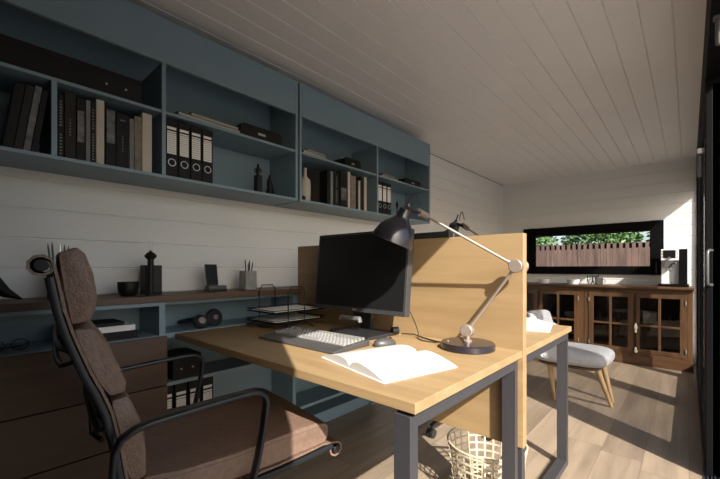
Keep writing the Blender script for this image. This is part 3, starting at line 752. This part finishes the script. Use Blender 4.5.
# desk lamp
def lamp():
    B = Vector((-.633, 1.325, TZ + .0005)); r = thing('desk_lamp', B, 'dark desk lamp with champagne arms standing in front of the divider', 'lamp', 'jointed desk lamps')
    P = lambda x, y, z: Vector((x, y, z)) - B
    m = MB(); m.lathe([(.001, 0), (.098, 0), (.101, .003), (.101, .022), (.097, .026), (.001, .027)], n=48); m.build('base', 'lampblack', r, smooth=True)
    m = MB(); m.lathe([(.001, .027), (.017, .027), (.017, .032), (.009, .036), (.009, .05), (.001, .05)], n=20); m.build('stem', 'champ', r, smooth=True)
    m = MB(); m.cyl((-.062, -.04, .026), (-.062, -.04, .03), .005, n=12); m.build('switch', 'champ', r)
    J1 = P(-.640, 1.338, .807); J2 = P(-.470, 1.378, 1.057); J3 = P(-.80, 1.225, 1.277)
    ax = Vector((.30, -.95, 0)).normalized(); ax = Vector((.1, -1, 0)).normalized()
    for J, nm2 in ((J1, 'lower_joint'), (J2, 'upper_joint')):
        m = MB(); m.cyl(J - ax * .012, J + ax * .017, .0245, n=32); m.build(nm2, 'champ', r, smooth=True, bev=.003)
    m = MB(); m.tube([J1, J1 + (J2 - J1) * .9, J1 + (J2 - J1) * .93, J2], [.0055, .0055, .008, .008], 12); m.build('lower_arm', 'champ', r, smooth=True)
    d = (J3 - J2)
    m = MB(); m.tube([J2, J2 + d * .06, J2 + d * .09, J3 - d * .12], [.008, .008, .0052, .0052], 12); m.build('upper_arm', 'champ', r, smooth=True)
    m = MB(); m.tube([J3 - d * .13, J3 - d * .01], .01, flat=(.024, .014, (0, 0, 1)), n=12); m.cyl(J3 - d * .03 + Vector((0, 0, -.016)), J3 - d * .03 + Vector((0, 0, .0)), .007, n=12)
    m.build('clamp', 'champ', r, smooth=True)
    # shade: bell on a tilted axis
    axis = Vector((-.36, -.20, -.91)).normalized(); top = P(-.822, 1.205, 1.302)
    q = Vector((0, 0, 1)).rotation_difference(axis).to_matrix().to_4x4(); T = Matrix.Translation(top) @ q
    m = MB(); pr = [(.001, 0), (.008, 0), (.010, .012), (.017, .018), (.026, .026), (.028, .055), (.031, .062), (.055, .088), (.073, .113), (.083, .143), (.087, .163), (.085, .163), (.071, .115), (.049, .09), (.03, .07), (.001, .068)]
    m.lathe([(a, z) for a, z in pr], n=48, mat=T); m.build('shade', 'lampblack', r, smooth=True)
    m = MB(); m.lathe([(.001, .075), (.012, .08), (.02, .1), (.024, .115), (.018, .132), (.001, .14)], n=24, mat=T); m.build('bulb', 'white', r, smooth=True)
    m = MB(); m.lathe([(.001, -.03), (.003, -.03), (.004, 0), (.001, 0)], n=10, mat=T); m.build('finial', 'lampblack', r)
    m = MB(); c = J3 + Vector((-.005, 0, .02)); R = Vector((.744, .668, 0))
    m.tube([c + R * (-.012 + .03 * t) + Vector((0, 0, .045 * sin(pi * t))) for t in [k / 10 for k in range(11)]], .0022, 6); m.build('cable', 'blackp', r, smooth=True)
    m = MB(); m.tube([J3 - d * .05, J3 + Vector((-.025, -.02, .005))], .009, 10); m.build('neck_bracket', 'lampblack', r, smooth=True)
    return r
L1 = lamp()
L2 = copy_tree(L1); a = radians(-43.6); L2.rotation_euler = (0, 0, a)
jo = Matrix.Rotation(a, 3, 'Z') @ Vector((.163, .053, 0)); L2.location = (-.535 - jo.x, 1.655 - jo.y, TZ + .0005)
tag(L2, 'dark desk lamp on the far desk, its head peeking over the divider')
# cables on the desk
m = MB(); m.tube([(-.985, 1.385, .748), (-.93, 1.40, .75), (-.86, 1.385, .7435), (-.80, 1.36, .7435), (-.745, 1.345, .7435)], .003, 6)
tag(m.build('power_cable', 'blackp', base=(-.86, 1.385, .741), smooth=True), 'thin black cable on the desk between monitor and lamp', 'cable')
m = MB(); m.tube([(-.90, 1.33, .86), (-.905, 1.38, .80), (-.90, 1.395, .76), (-.88, 1.36, .744), (-.84, 1.33, .744), (-.78, 1.33, .744), (-.745, 1.318, .75)], .0022, 6)
tag(m.build('monitor_cable', 'blackp', base=(-.9, 1.36, .741), smooth=True), 'black cable hanging behind the right edge of the near monitor', 'cable')

# ------------------------------------------------------------------ office chair
def office_chair():
    r = thing('office_chair', (-1.246, .591, 0), 'brown leather office chair pulled up to the near desk', 'chair', 'leather office chairs', radians(-8))
    hw = .255
    back = [(-.41, 1.03), (-.405, 1.0), (-.396, .95), (-.383, .90), (-.366, .85), (-.348, .80), (-.326, .75), (-.308, .70), (-.298, .65), (-.288, .60), (-.281, .55), (-.272, .50), (-.25, .455), (-.21, .43), (-.15, .418), (-.05, .41), (.05, .409), (.15, .411), (.25, .418), (.32, .424), (.348, .427)]
    # leather sling with rolled ends
    line = [(y + .008, z + .0) for y, z in back]
    def offs(L, d):
        out = []
        for i, p in enumerate(L):
            a = L[max(i - 1, 0)]; b = L[min(i + 1, len(L) - 1)]; t = Vector((b[0] - a[0], b[1] - a[1])).normalized()
            out.append((p[0] - t.y * d, p[1] + t.x * d))      # left of travel = towards the sitter
        return out
    top = [(-.429 + .021 * cos(a), 1.056 + .021 * sin(a)) for a in [radians(v) for v in (-75, -120, -165, -210, -255, -300, -345)]]
    top = [(-.428 + .0225 * cos(a), 1.056 + .0215 * sin(a)) for a in [radians(-40 - 40 * k) for k in range(9)]]
    fr = [(.370 + .024 * cos(a), .403 + .024 * sin(a)) for a in [radians(100 - 40 * k) for k in range(9)]]
    sl = offs(back, -.0) ; sl = top[:] + offs(back, .010)[1:-1] + fr
    m = MB(); th = .006
    A = offs(sl, th / 2); Bq = offs(sl, -th / 2)
    ringsL = []
    for x in (-hw, hw): ringsL.append([(x, y, z) for y, z in A] + [(x, y, z) for y, z in Bq[::-1]])
    n = len(A); V = [m.verts(q) for q in ringsL]
    for i in range(2 * n): j = (i + 1) % (2 * n); m.bm.faces.new([V[0][i], V[0][j], V[1][j], V[1][i]])
    for v in V:
        for i in range(n - 1): m.bm.faces.new([v[i], v[i + 1], v[2 * n - 2 - i], v[2 * n - 1 - i]])
    m.build('leather_sling', 'leather', r, smooth=True)
    # cross bars inside the rolls
    for (y, z) in ((-.428, 1.056), (.370, .403)):
        m = MB(); m.cyl((-hw - .006, y, z), (hw + .006, y, z), .0135, n=20); m.build('roll_bar', 'chairmetal', r, smooth=True, bev=.002)
    # side rails
    for s in (-1, 1):
        m = MB(); L = offs(back, -.004)
        m.tube([(s * (hw + .006), y, z) for y, z in L], .01, n=12, flat=(.012, .016, (1, 0, 0))); m.tube([(s * (hw - .012), y, z) for y, z in offs(back, -.008)], .01, n=12, flat=(.010, .010, (1, 0, 0)))
        m.build('side_rail', 'chairmetal', r, smooth=True)
    # pads
    def pad(prof, name='back_pad'):
        m = MB(); P2 = [Vector(p) for p in prof]; c = sum(P2, Vector((0, 0))) / len(P2); rings = []
        W = hw - .004
        for (x, ins) in ((-W, .007), (-W + .003, .0025), (-W + .010, 0.001), (-W + .03, 0), (-W * .5, -.002), (0, -.003), (W * .5, -.002), (W - .03, 0), (W - .010, .001), (W - .003, .0025), (W, .007)):
            ring = []
            for p in P2:
                d = (c - p); L = d.length; q = p + d / L * ins; ring.append((x, q.x, q.y))
            rings.append(ring)
        m.loft(rings); return m.build(name, 'leather', r, smooth=True)
    def rounded(pts, rr=.007, k=4):
        out = []; n = len(pts)
        for i in range(n):
            p = Vector(pts[i][:2]); 
            if len(pts[i]) > 2: out.append(tuple(p)); continue
            a = (Vector(pts[i - 1][:2]) - p); b = (Vector(pts[(i + 1) % n][:2]) - p)
            q = min(rr, a.length * .45, b.length * .45); a = p + a.normalized() * q; b = p + b.normalized() * q
            for j in range(k + 1):
                t = j / k; out.append(tuple(a * (1 - t) ** 2 + p * 2 * t * (1 - t) + b * t * t))
        return out
    f = lambda L: [((q[0] + .35, q[1]) + tuple(q[2:])) for q in L]
    pad(rounded(f([(-.750, 1.085), (-.744, 1.0, 0), (-.725, .918), (-.690, .925), (-.680, .95, 0), (-.676, .985, 0), (-.684, 1.04, 0), (-.700, 1.085, 0), (-.716, 1.100)])))
    pad(rounded(f([(-.723, .910), (-.703, .84, 0), (-.676, .775, 0), (-.652, .737), (-.620, .742), (-.616, .765, 0), (-.628, .80, 0), (-.65, .86, 0), (-.684, .908)])))
    pad(rounded(f([(-.651, .729), (-.636, .66, 0), (-.630, .60, 0), (-.619, .545, 0), (-.606, .51), (-.575, .52), (-.574, .58, 0), (-.578, .63, 0), (-.588, .67, 0), (-.614, .735)])))
    sp = rounded([(-.245, .472), (-.15, .432, 0), (0, .425, 0), (.15, .427, 0), (.338, .440), (.344, .500), (.29, .514, 0), (.15, .511, 0), (0, .504, 0), (-.15, .506, 0), (-.235, .52)], .018)
    pad(sp, 'seat_pad')
    for s in (-1, 1):
        m = MB(); W = hw - .0052
        m.tube([(s * W, -.2, .500), (s * W, -.15, .494), (s * W, 0, .491), (s * W, .15, .497), (s * W, .29, .500), (s * W, .325, .490)], .0018, 6)
        tag(m.build('piping', 'seam', r, smooth=True), 'dark piping along the seat edge')
    # armrests
    for s in (-1, 1):
        m = MB(); x = s * .30
        path = [(-.300, .46), (-.303, .52), (-.303, .58), (-.300, .62), (-.286, .648), (-.26, .664), (-.227, .672), (-.11, .681), (0, .688), (.04, .688), (.062, .682), (.075, .669), (.080, .652), (.076, .62), (.069, .57), (.052, .49), (.036, .43)]
        m.tube([(x, y, z) for y, z in path], .01, n=14, flat=(.030, .013, (1, 0, 0)))
        m.build('armrest', 'chairmetal', r, smooth=True)
        m = MB(); m.tube([(x, .036, .432), (s * (hw - .03), .03, .405)], .009, 8); m.build('arm_mount', 'chairmetal', r, smooth=True)
        m = MB(); m.tube([(x, -.300, .465), (s * (hw - .02), -.275, .452)], .009, 8); m.build('arm_mount', 'chairmetal', r, smooth=True)
    # rear spreaders
    for (y, z, bl) in ((-.372, .845, .03), (-.312, .675, .016)):
        for dz in (-.022, .022):
            m = MB()
            m.tube([(-hw, y + .005, z + dz * .4), (-hw + .03, y - bl * .7, z + dz * .9), (-.12, y - bl * .95, z + dz), (0, y - bl, z + dz), (.12, y - bl * .95, z + dz), (hw - .03, y - bl * .7, z + dz * .9), (hw, y + .005, z + dz * .4)], .0065, n=10)
            m.build('spreader', 'chairmetal', r, smooth=True)
    m = MB(); m.box(-.2, .2, -.02, .06, .385, .402); m.box(-.045, .045, -.1, .12, .345, .385); m.build('seat_mechanism', 'chairmetal', r, bev=.004)
    m = MB(); m.cyl((0, 0, .10), (0, 0, .35), .028, .022, 20); m.build('gas_column', 'steel', r, smooth=True)
    m = MB(); m.lathe([(.001, .07), (.04, .07), (.045, .09), (.04, .125), (.03, .14), (.001, .14)], n=24)
    for k in range(5):
        a = radians(8 + 90 + 72 * k + 0); e = Vector((cos(a), sin(a), 0))
        m.tube([Vector((0, 0, .105)) + e * .03, Vector((0, 0, .095)) + e * .16, Vector((0, 0, .075)) + e * .3], [.022, .017, .012], 10)
    st = m.build('star_base', 'chairmetal', r, smooth=True)
    for k in range(5):
        a = radians(8 + 90 + 72 * k); e = Vector((cos(a), sin(a), 0)); t = Vector((-e.y, e.x, 0)); c = e * .3 + Vector((0, 0, .028))
        m = MB(); m.cyl(c - t * .022, c - t * .006, .027, n=20); m.cyl(c + t * .006, c + t * .022, .027, n=20); m.cyl(c, c + Vector((0, 0, .05)), .006, n=8)
        m.build('caster', 'blackp', st, smooth=True)
    return r
oc = office_chair()
oc2 = copy_tree(oc); oc2.location = (-1.19, 2.29, 0); oc2.rotation_euler = (0, 0, radians(172))
tag(oc2, 'brown leather office chair at the far desk, only a caster seen under the divider')

# ------------------------------------------------------------------ waste basket
def basket():
    b = (-.68, 1.61, 0); r = thing('waste_basket', b, 'pale woven lattice waste basket under the desks', 'basket')
    R0, R1, Hh = .125, .168, .27; nv = 25; m = MB()
    rad = lambda z: R0 + (R1 - R0) * (z / Hh) ** .7
    for k in range(nv):
        a = 2 * pi * k / nv
        m.tube([(rad(z) * cos(a), rad(z) * sin(a), z) for z in (0.004, .07, .135, .2, Hh)], .003, n=6, flat=(.0085, .0022, (-sin(a), cos(a), 0)))
    for i in range(8):
        z = .02 + i * .034; pts = [((rad(z) + .0015 * (1 if i % 2 else -1)) * cos(2 * pi * k / 48), (rad(z) + .0015) * sin(2 * pi * k / 48), z) for k in range(48)]
        m.tube(pts, .003, n=6, flat=(.0085, .002, (0, 0, 1)), cyc=True)
    m.build('lattice', 'wicker', r)
    m = MB(); m.tube([(R1 * cos(2 * pi * k / 48), R1 * sin(2 * pi * k / 48), Hh) for k in range(48)], .0045, 8, cyc=True); m.build('rim', 'wicker', r, smooth=True)
    m = MB(); m.lathe([(.001, .002), (R0, .002), (R0, .007), (.001, .007)], n=40); m.build('bottom', 'wicker', r)
basket()

# ------------------------------------------------------------------ upholstered lounge chair
def lounge():
    r = thing('upholstered_chair', (-.68, 3.27, 0), 'light grey upholstered chair with splayed beech legs beyond the desks', 'chair', None, radians(0))
    # local: faces +x
    def slab(cx, cy, cz, ax, ay, az, n=28, e=.45):
        rings = []
        for i in range(-6, 7):
            t = i / 6 * pi / 2; cz_ = math.copysign(abs(sin(t)) ** .8, sin(t)); rr = max(cos(t), 0.02) ** .35
            rings.append([(cx + ax * rr * math.copysign(abs(cos(2 * pi * k / n)) ** e, cos(2 * pi * k / n)), cy + ay * rr * math.copysign(abs(sin(2 * pi * k / n)) ** e, sin(2 * pi * k / n)), cz + az * cz_) for k in range(n)])
        m = MB(); m.loft(rings); return m
    slab(0.0, .02, .375, .26, .25, .058).build('seat', 'fabric', r, smooth=True)
    m = slab(-.01, .02, .315, .22, .22, .02); tag(m.build('seat_base', 'cab', r, smooth=True), 'brown wooden seat base')
    # curved back wrapping round
    m = MB(); rings = []
    for k in range(25):
        u = -1 + 2 * k / 24; a = u * radians(60)
        cx, cy = -.02 - .27 * cos(a), .02 + .265 * sin(a)
        h = .685 - .10 * min(1, max(0, (abs(u) - .74) / .08)) - .03 * max(0, (abs(u) - .8)) / .2
        th = .035; nx, ny = -cos(a), sin(a); ring = []
        for j in range(14):
            b_ = 2 * pi * j / 14; cb, sb = cos(b_), sin(b_)
            zc = (h + .36) / 2; hz = (h - .36) / 2
            zz = zc + hz * math.copysign(abs(sb) ** .5, sb); lean = (zz - .36) * .12
            ring.append((cx + nx * (th * math.copysign(abs(cb) ** .7, cb) + lean), cy + ny * (th * math.copysign(abs(cb) ** .7, cb) + lean), zz))
        rings.append(ring)
    m.loft(rings); m.build('backrest', 'fabric', r, smooth=True)
    for (x, y, x2, y2) in ((.17, -.10, .245, .06), (.16, .19, .235, .19), (-.14, -.13, -.12, -.045), (-.16, .19, -.13, .31)):
        m = MB(); m.tube([(x, y, .33), ((x + x2) / 2, (y + y2) / 2, .165), (x2, y2, 0)], [.021, .018, .011], 14); m.build('leg', 'beech', r, smooth=True)
lounge()

# ------------------------------------------------------------------ old glass-door cabinets
CY0, CY1 = 4.985, 5.44
def cab(x0, x1, doors, label, grp='old wooden glass-door cabinets'):
    b = ((x0 + x1) / 2, CY0 + .2, 0); r = thing('display_cabinet', b, label, 'cabinet', grp)
    m = MB(); t = .022
    m.box(x0, x0 + t, CY0 + .01, CY1, .0, .812); m.box(x1 - t, x1, CY0 + .01, CY1, .0, .812); m.box(x0 + t, x1 - t, CY1 - .015, CY1, .1, .812)
    m.box(x0 + t, x1 - t, CY0 + .012, CY1 - .015, .11, .13)
    m.box(x0, x0 + .045, CY0 - .005, CY0 + .012, .12, .812); m.box(x1 - .045, x1, CY0 - .005, CY0 + .012, .12, .812)
    m.box(x0 + .045, x1 - .045, CY0 - .005, CY0 + .012, .775, .812)
    off(m, b).build('carcass', 'cab', r, bev=.003)
    m = MB(); m.box(x0 - .003, x1 + .003, CY0 - .02, CY0 + .01, 0, .10); m.box(x0, x1, CY0 - .012, CY0 + .01, .10, .122); off(m, b).build('plinth', 'cabx', r, bev=.004)
    m = MB(); m.box(x0 + t, x1 - t, CY0 + .03, CY1 - .015, .425, .44); off(m, b).build('shelf_board', 'cabx', r)
    for (a, c, hs) in doors:
        db = MB(); z0, z1 = .125, .773; s = .048; y0, y1 = CY0 - .012, CY0 + .01
        db.box(a, a + s, y0, y1, z0, z1); db.box(c - s, c, y0, y1, z0, z1); db.box(a + s, c - s, y0, y1, z0, z0 + .05); db.box(a + s, c - s, y0, y1, z1 - .045, z1)
        mx = (a + c) / 2; mz = .43
        db.box(mx - .012, mx + .012, y0, y1, z0 + .05, z1 - .045); db.box(a + s, mx - .012, y0, y1, mz - .011, mz + .011); db.box(mx + .012, c - s, y0, y1, mz - .011, mz + .011)
        d = off(db, b).build('cabinet_door', 'cab', r, bev=.003)
        g = MB(); g.box(a + s - .003, c - s + .003, CY0, CY0 + .003, z0 + .047, z1 - .042); off(g, b).build('glass_pane', 'cglass', d)
        hx = c - .005 if hs > 0 else a + .005
        for z in (.2, .69):
            h = MB(); h.cyl((hx, CY0 - .017, z - .022), (hx, CY0 - .017, z + .022), .005, n=10); tag(off(h, b).build('hinge', 'steel', d, smooth=True), 'metal hinge')
        if hs > 0:
            kx = a + .014; h = MB()
            h.lathe([(.001, 0), (.008, 0), (.015, .015), (.008, .028), (.015, .045), (.017, .065), (.011, .088), (.006, .10), (.001, .104)], (kx, CY0 - .03, .35), 14)
            tag(off(h, b).build('handle', 'ivory', d, smooth=True), 'ivory turned handle'); h = MB()
            h.lathe([(.001, 0), (.012, 0), (.017, .018), (.009, .032), (.014, .045), (.001, .06)], (kx, CY0 - .03, .135), 14)
            tag(off(h, b).build('handle', 'ivory', d, smooth=True), 'small ivory turned handle')
            h = MB(); h.cyl((kx, CY0 - .022, .14), (kx, CY0 - .022, .76), .004, n=8); off(h, b).build('bolt_rod', 'black', d)
cab(-1.93, -.925, [(-1.885, -1.432, -1), (-1.424, -.972, 1)], 'old brown glass-door cabinet at the left, partly hidden by the desks')
cab(-.92, .03, [(-.873, -.452, -1), (-.444, -.018, 1)], 'old brown glass-door cabinet at the right, below the coffee machine')
m = MB(); m.box(-1.95, .045, CY0 - .045, CY1 + .008, .826, .852); m.box(-1.94, .038, CY0 - .028, CY1, .813, .826)
tag(m.build('cabinet_top', 'cabx', base=(-.95, 5.2, .813), bev=.005), 'long brown wooden top board over the two glass-door cabinets', 'worktop')
# crockery inside
def bowl_stack(x, z, n, label, seedm='white'):
    for k in range(n):
        m = MB(); m.lathe([(.001, 0), (.03, 0), (.05, .01), (.072, .035), (.069, .035), (.047, .014), (.001, .006)], n=24)
        o = m.build('bowl', seedm, smooth=True); o.location = (x, 5.16, z + .014 * k)
        tag(o, 'white bowl, %s of the stack %s' % (['lowest', 'second', 'third', 'topmost'][k if k < n - 1 else 3], label), 'bowl', 'white bowls ' + label)
def plate(x, z, label, y=5.3):
    m = MB(); m.lathe([(.001, 0), (.05, 0), (.055, .006), (.085, .014), (.083, .018), (.05, .010), (.001, .008)], n=28)
    o = m.build('plate', 'white', smooth=True); o.location = (x, y - .12, z); tag(o, label, 'plate')
bowl_stack(-1.10, .441, 3, 'behind the left cabinet glass')
plate(-1.1, .1315, 'white plate low behind the left cabinet glass')
plate(-1.29, .1315, 'white plate at the lower left behind the left cabinet glass')
for (x, z, lab) in ((-1.27, .441, 'dark bottle-shaped jug in the upper left cabinet pane'),):
    m = MB(); m.lathe([(.001, 0), (.05, 0), (.06, .05), (.055, .1), (.02, .14), (.02, .17), (.001, .17)], n=20); o = m.build('jug', 'statue', smooth=True); o.location = (x, 5.2, z); tag(o, lab, 'jug')
for i, (x, z, lab) in enumerate(((-.80, .441, 'clear glass at the left on the upper shelf of the right cabinet'), (-.70, .441, 'clear glass second from the left in the right cabinet'), (-.60, .441, 'clear glass third from the left in the right cabinet'), (-.14, .441, 'clear glass at the far right of the right cabinet'))):
    m = MB(); m.lathe([(.001, 0), (.026, 0), (.032, .1), (.030, .1), (.024, .006), (.001, .005)], n=20); o = m.build('drinking_glass', 'cup', smooth=True); o.location = (x, 5.12, z); tag(o, lab, 'glass', 'glasses in the right cabinet')
m = MB(); m.box(-.06, .06, -.06, .06, 0, .13); o = m.build('storage_tin', 'concrete', bev=.005); o.location = (-.32, 5.15, .441); tag(o, 'grey square tin behind the right cabinet door glass', 'tin')

# coffee machine
def coffee():
    b = (-.125, 5.2, .853); r = thing('coffee_machine', b, 'white and black coffee machine on the cabinet top beside the window', 'coffee machine')
    P_ = lambda m, n, mt, **k: off(m, (b[0], b[1], b[2])).build(n, mt, r, **k)
    m = MB(); m.box(-.25, .0, 5.06, 5.38, .854, .876); P_(m, 'drip_tray', 'black', bev=.003)
    m = MB(); m.box(-.225, -.08, 5.17, 5.36, .878, 1.25); m.box(-.225, -.08, 5.1, 5.17, 1.13, 1.25); P_(m, 'body', 'white', bev=.004)
    m = MB(); m.box(-.078, -.012, 5.12, 5.37, .878, 1.25); P_(m, 'side_tank', 'black', bev=.004)
    m = MB(); m.box(-.205, -.105, 5.096, 5.1, 1.155, 1.24); P_(m, 'display', 'screen')
    m = MB(); m.box(-.195, -.125, 5.09, 5.17, 1.055, 1.13); m.tube([(-.125, 5.09, 1.10), (-.10, 5.05, 1.10)], .009, 10); tag(P_(m, 'brew_head', 'grey', bev=.003), 'light grey brew head')
    m = MB(); m.cyl((-.155, 5.09, 1.155), (-.155, 5.075, 1.155), .014, n=20); m.cyl((-.175, 5.11, 1.055), (-.175, 5.11, 1.035), .007, n=10); m.cyl((-.145, 5.11, 1.055), (-.145, 5.11, 1.035), .007, n=10); P_(m, 'spouts', 'steel', smooth=True)
    m = MB()
    for z in (1.17, 1.2, 1.23): m.cyl((-.215, 5.1, z), (-.215, 5.094, z), .004, n=10); m.cyl((-.09, 5.1, z), (-.09, 5.094, z), .004, n=10)
    P_(m, 'buttons', 'blackp')
coffee()
def mug(x, y, label):
    r = thing('mug', (x, y, .853), label, 'mug')
    m = MB(); m.lathe([(.001, 0), (.034, 0), (.04, .006), (.042, .085), (.039, .085), (.037, .008), (.001, .006)], n=28); m.build('cup', 'stoneware', r, smooth=True)
    m = MB(); m.tube([(.04, 0, .06), (.058, 0, .058), (.066, 0, .04), (.058, 0, .022), (.04, 0, .018)], .004, 8); m.build('handle', 'concrete', r, smooth=True)
mug(-.80, 5.16, 'light grey mug on the cabinet top below the window')
for (x, y, lab) in ((-.90, 5.22, 'clear stemless glass left of the grey mug'), (-.86, 5.32, 'clear glass close behind the grey mug')):
    m = MB(); m.lathe([(.001, 0), (.02, 0), (.034, .04), (.036, .11), (.034, .11), (.032, .042), (.018, .004), (.001, .004)], n=24); o = m.build('drinking_glass', 'cup', smooth=True); o.location = (x, y, .853); tag(o, lab, 'glass', 'glasses by the mug')
for (x, lab) in ((-1.08, 'pale dish nearest the glasses on the cabinet top'), (-1.42, 'pale dish half hidden beside the divider edge')):
    m = MB(); m.lathe([(.001, 0), (.055, 0), (.075, .055), (.072, .055), (.052, .004), (.001, .004)], n=28); o = m.build('serving_dish', 'white', smooth=True); o.location = (x, 5.22, .853); tag(o, lab, 'dish', 'pale dishes on the cabinet top')

# ------------------------------------------------------------------ door-head spotlights
def spot(x, y, z, L, label, side):
    b = (x, y, z); r = thing('tube_light', b, label, 'light')
    m = MB(); m.lathe([(.001, 0), (.007, 0), (.0105, .005), (.0105, L), (.001, L + .002)], n=20); m.build('tube', 'grey', r, smooth=True)
    if side:
        m = MB(); m.box(-.012, .024, -.03, .018, L - .012, L + .016); m.build('bracket', 'grey', r, bev=.004)
    else:
        m = MB(); m.box(-.016, .016, -.016, .016, L - .01, L + .0015); m.build('bracket', 'grey', r, bev=.002)
spot(.041, 2.56, 1.515, .125, 'small grey tube fitting on the first sliding door stile', True)
spot(.084, 1.93, 1.89, .108, 'small grey tube fitting hanging under the door beam at the upper right', False)
m = MB(); m.box(XL, XL + .004, 2.95, YF, H - .004, H)  # shade in the wall and ceiling corner, painted as a thin black strip
struct(m.build('shadow_strip', 'black'), 'thin black strip painting the shadow line between left wall and ceiling')
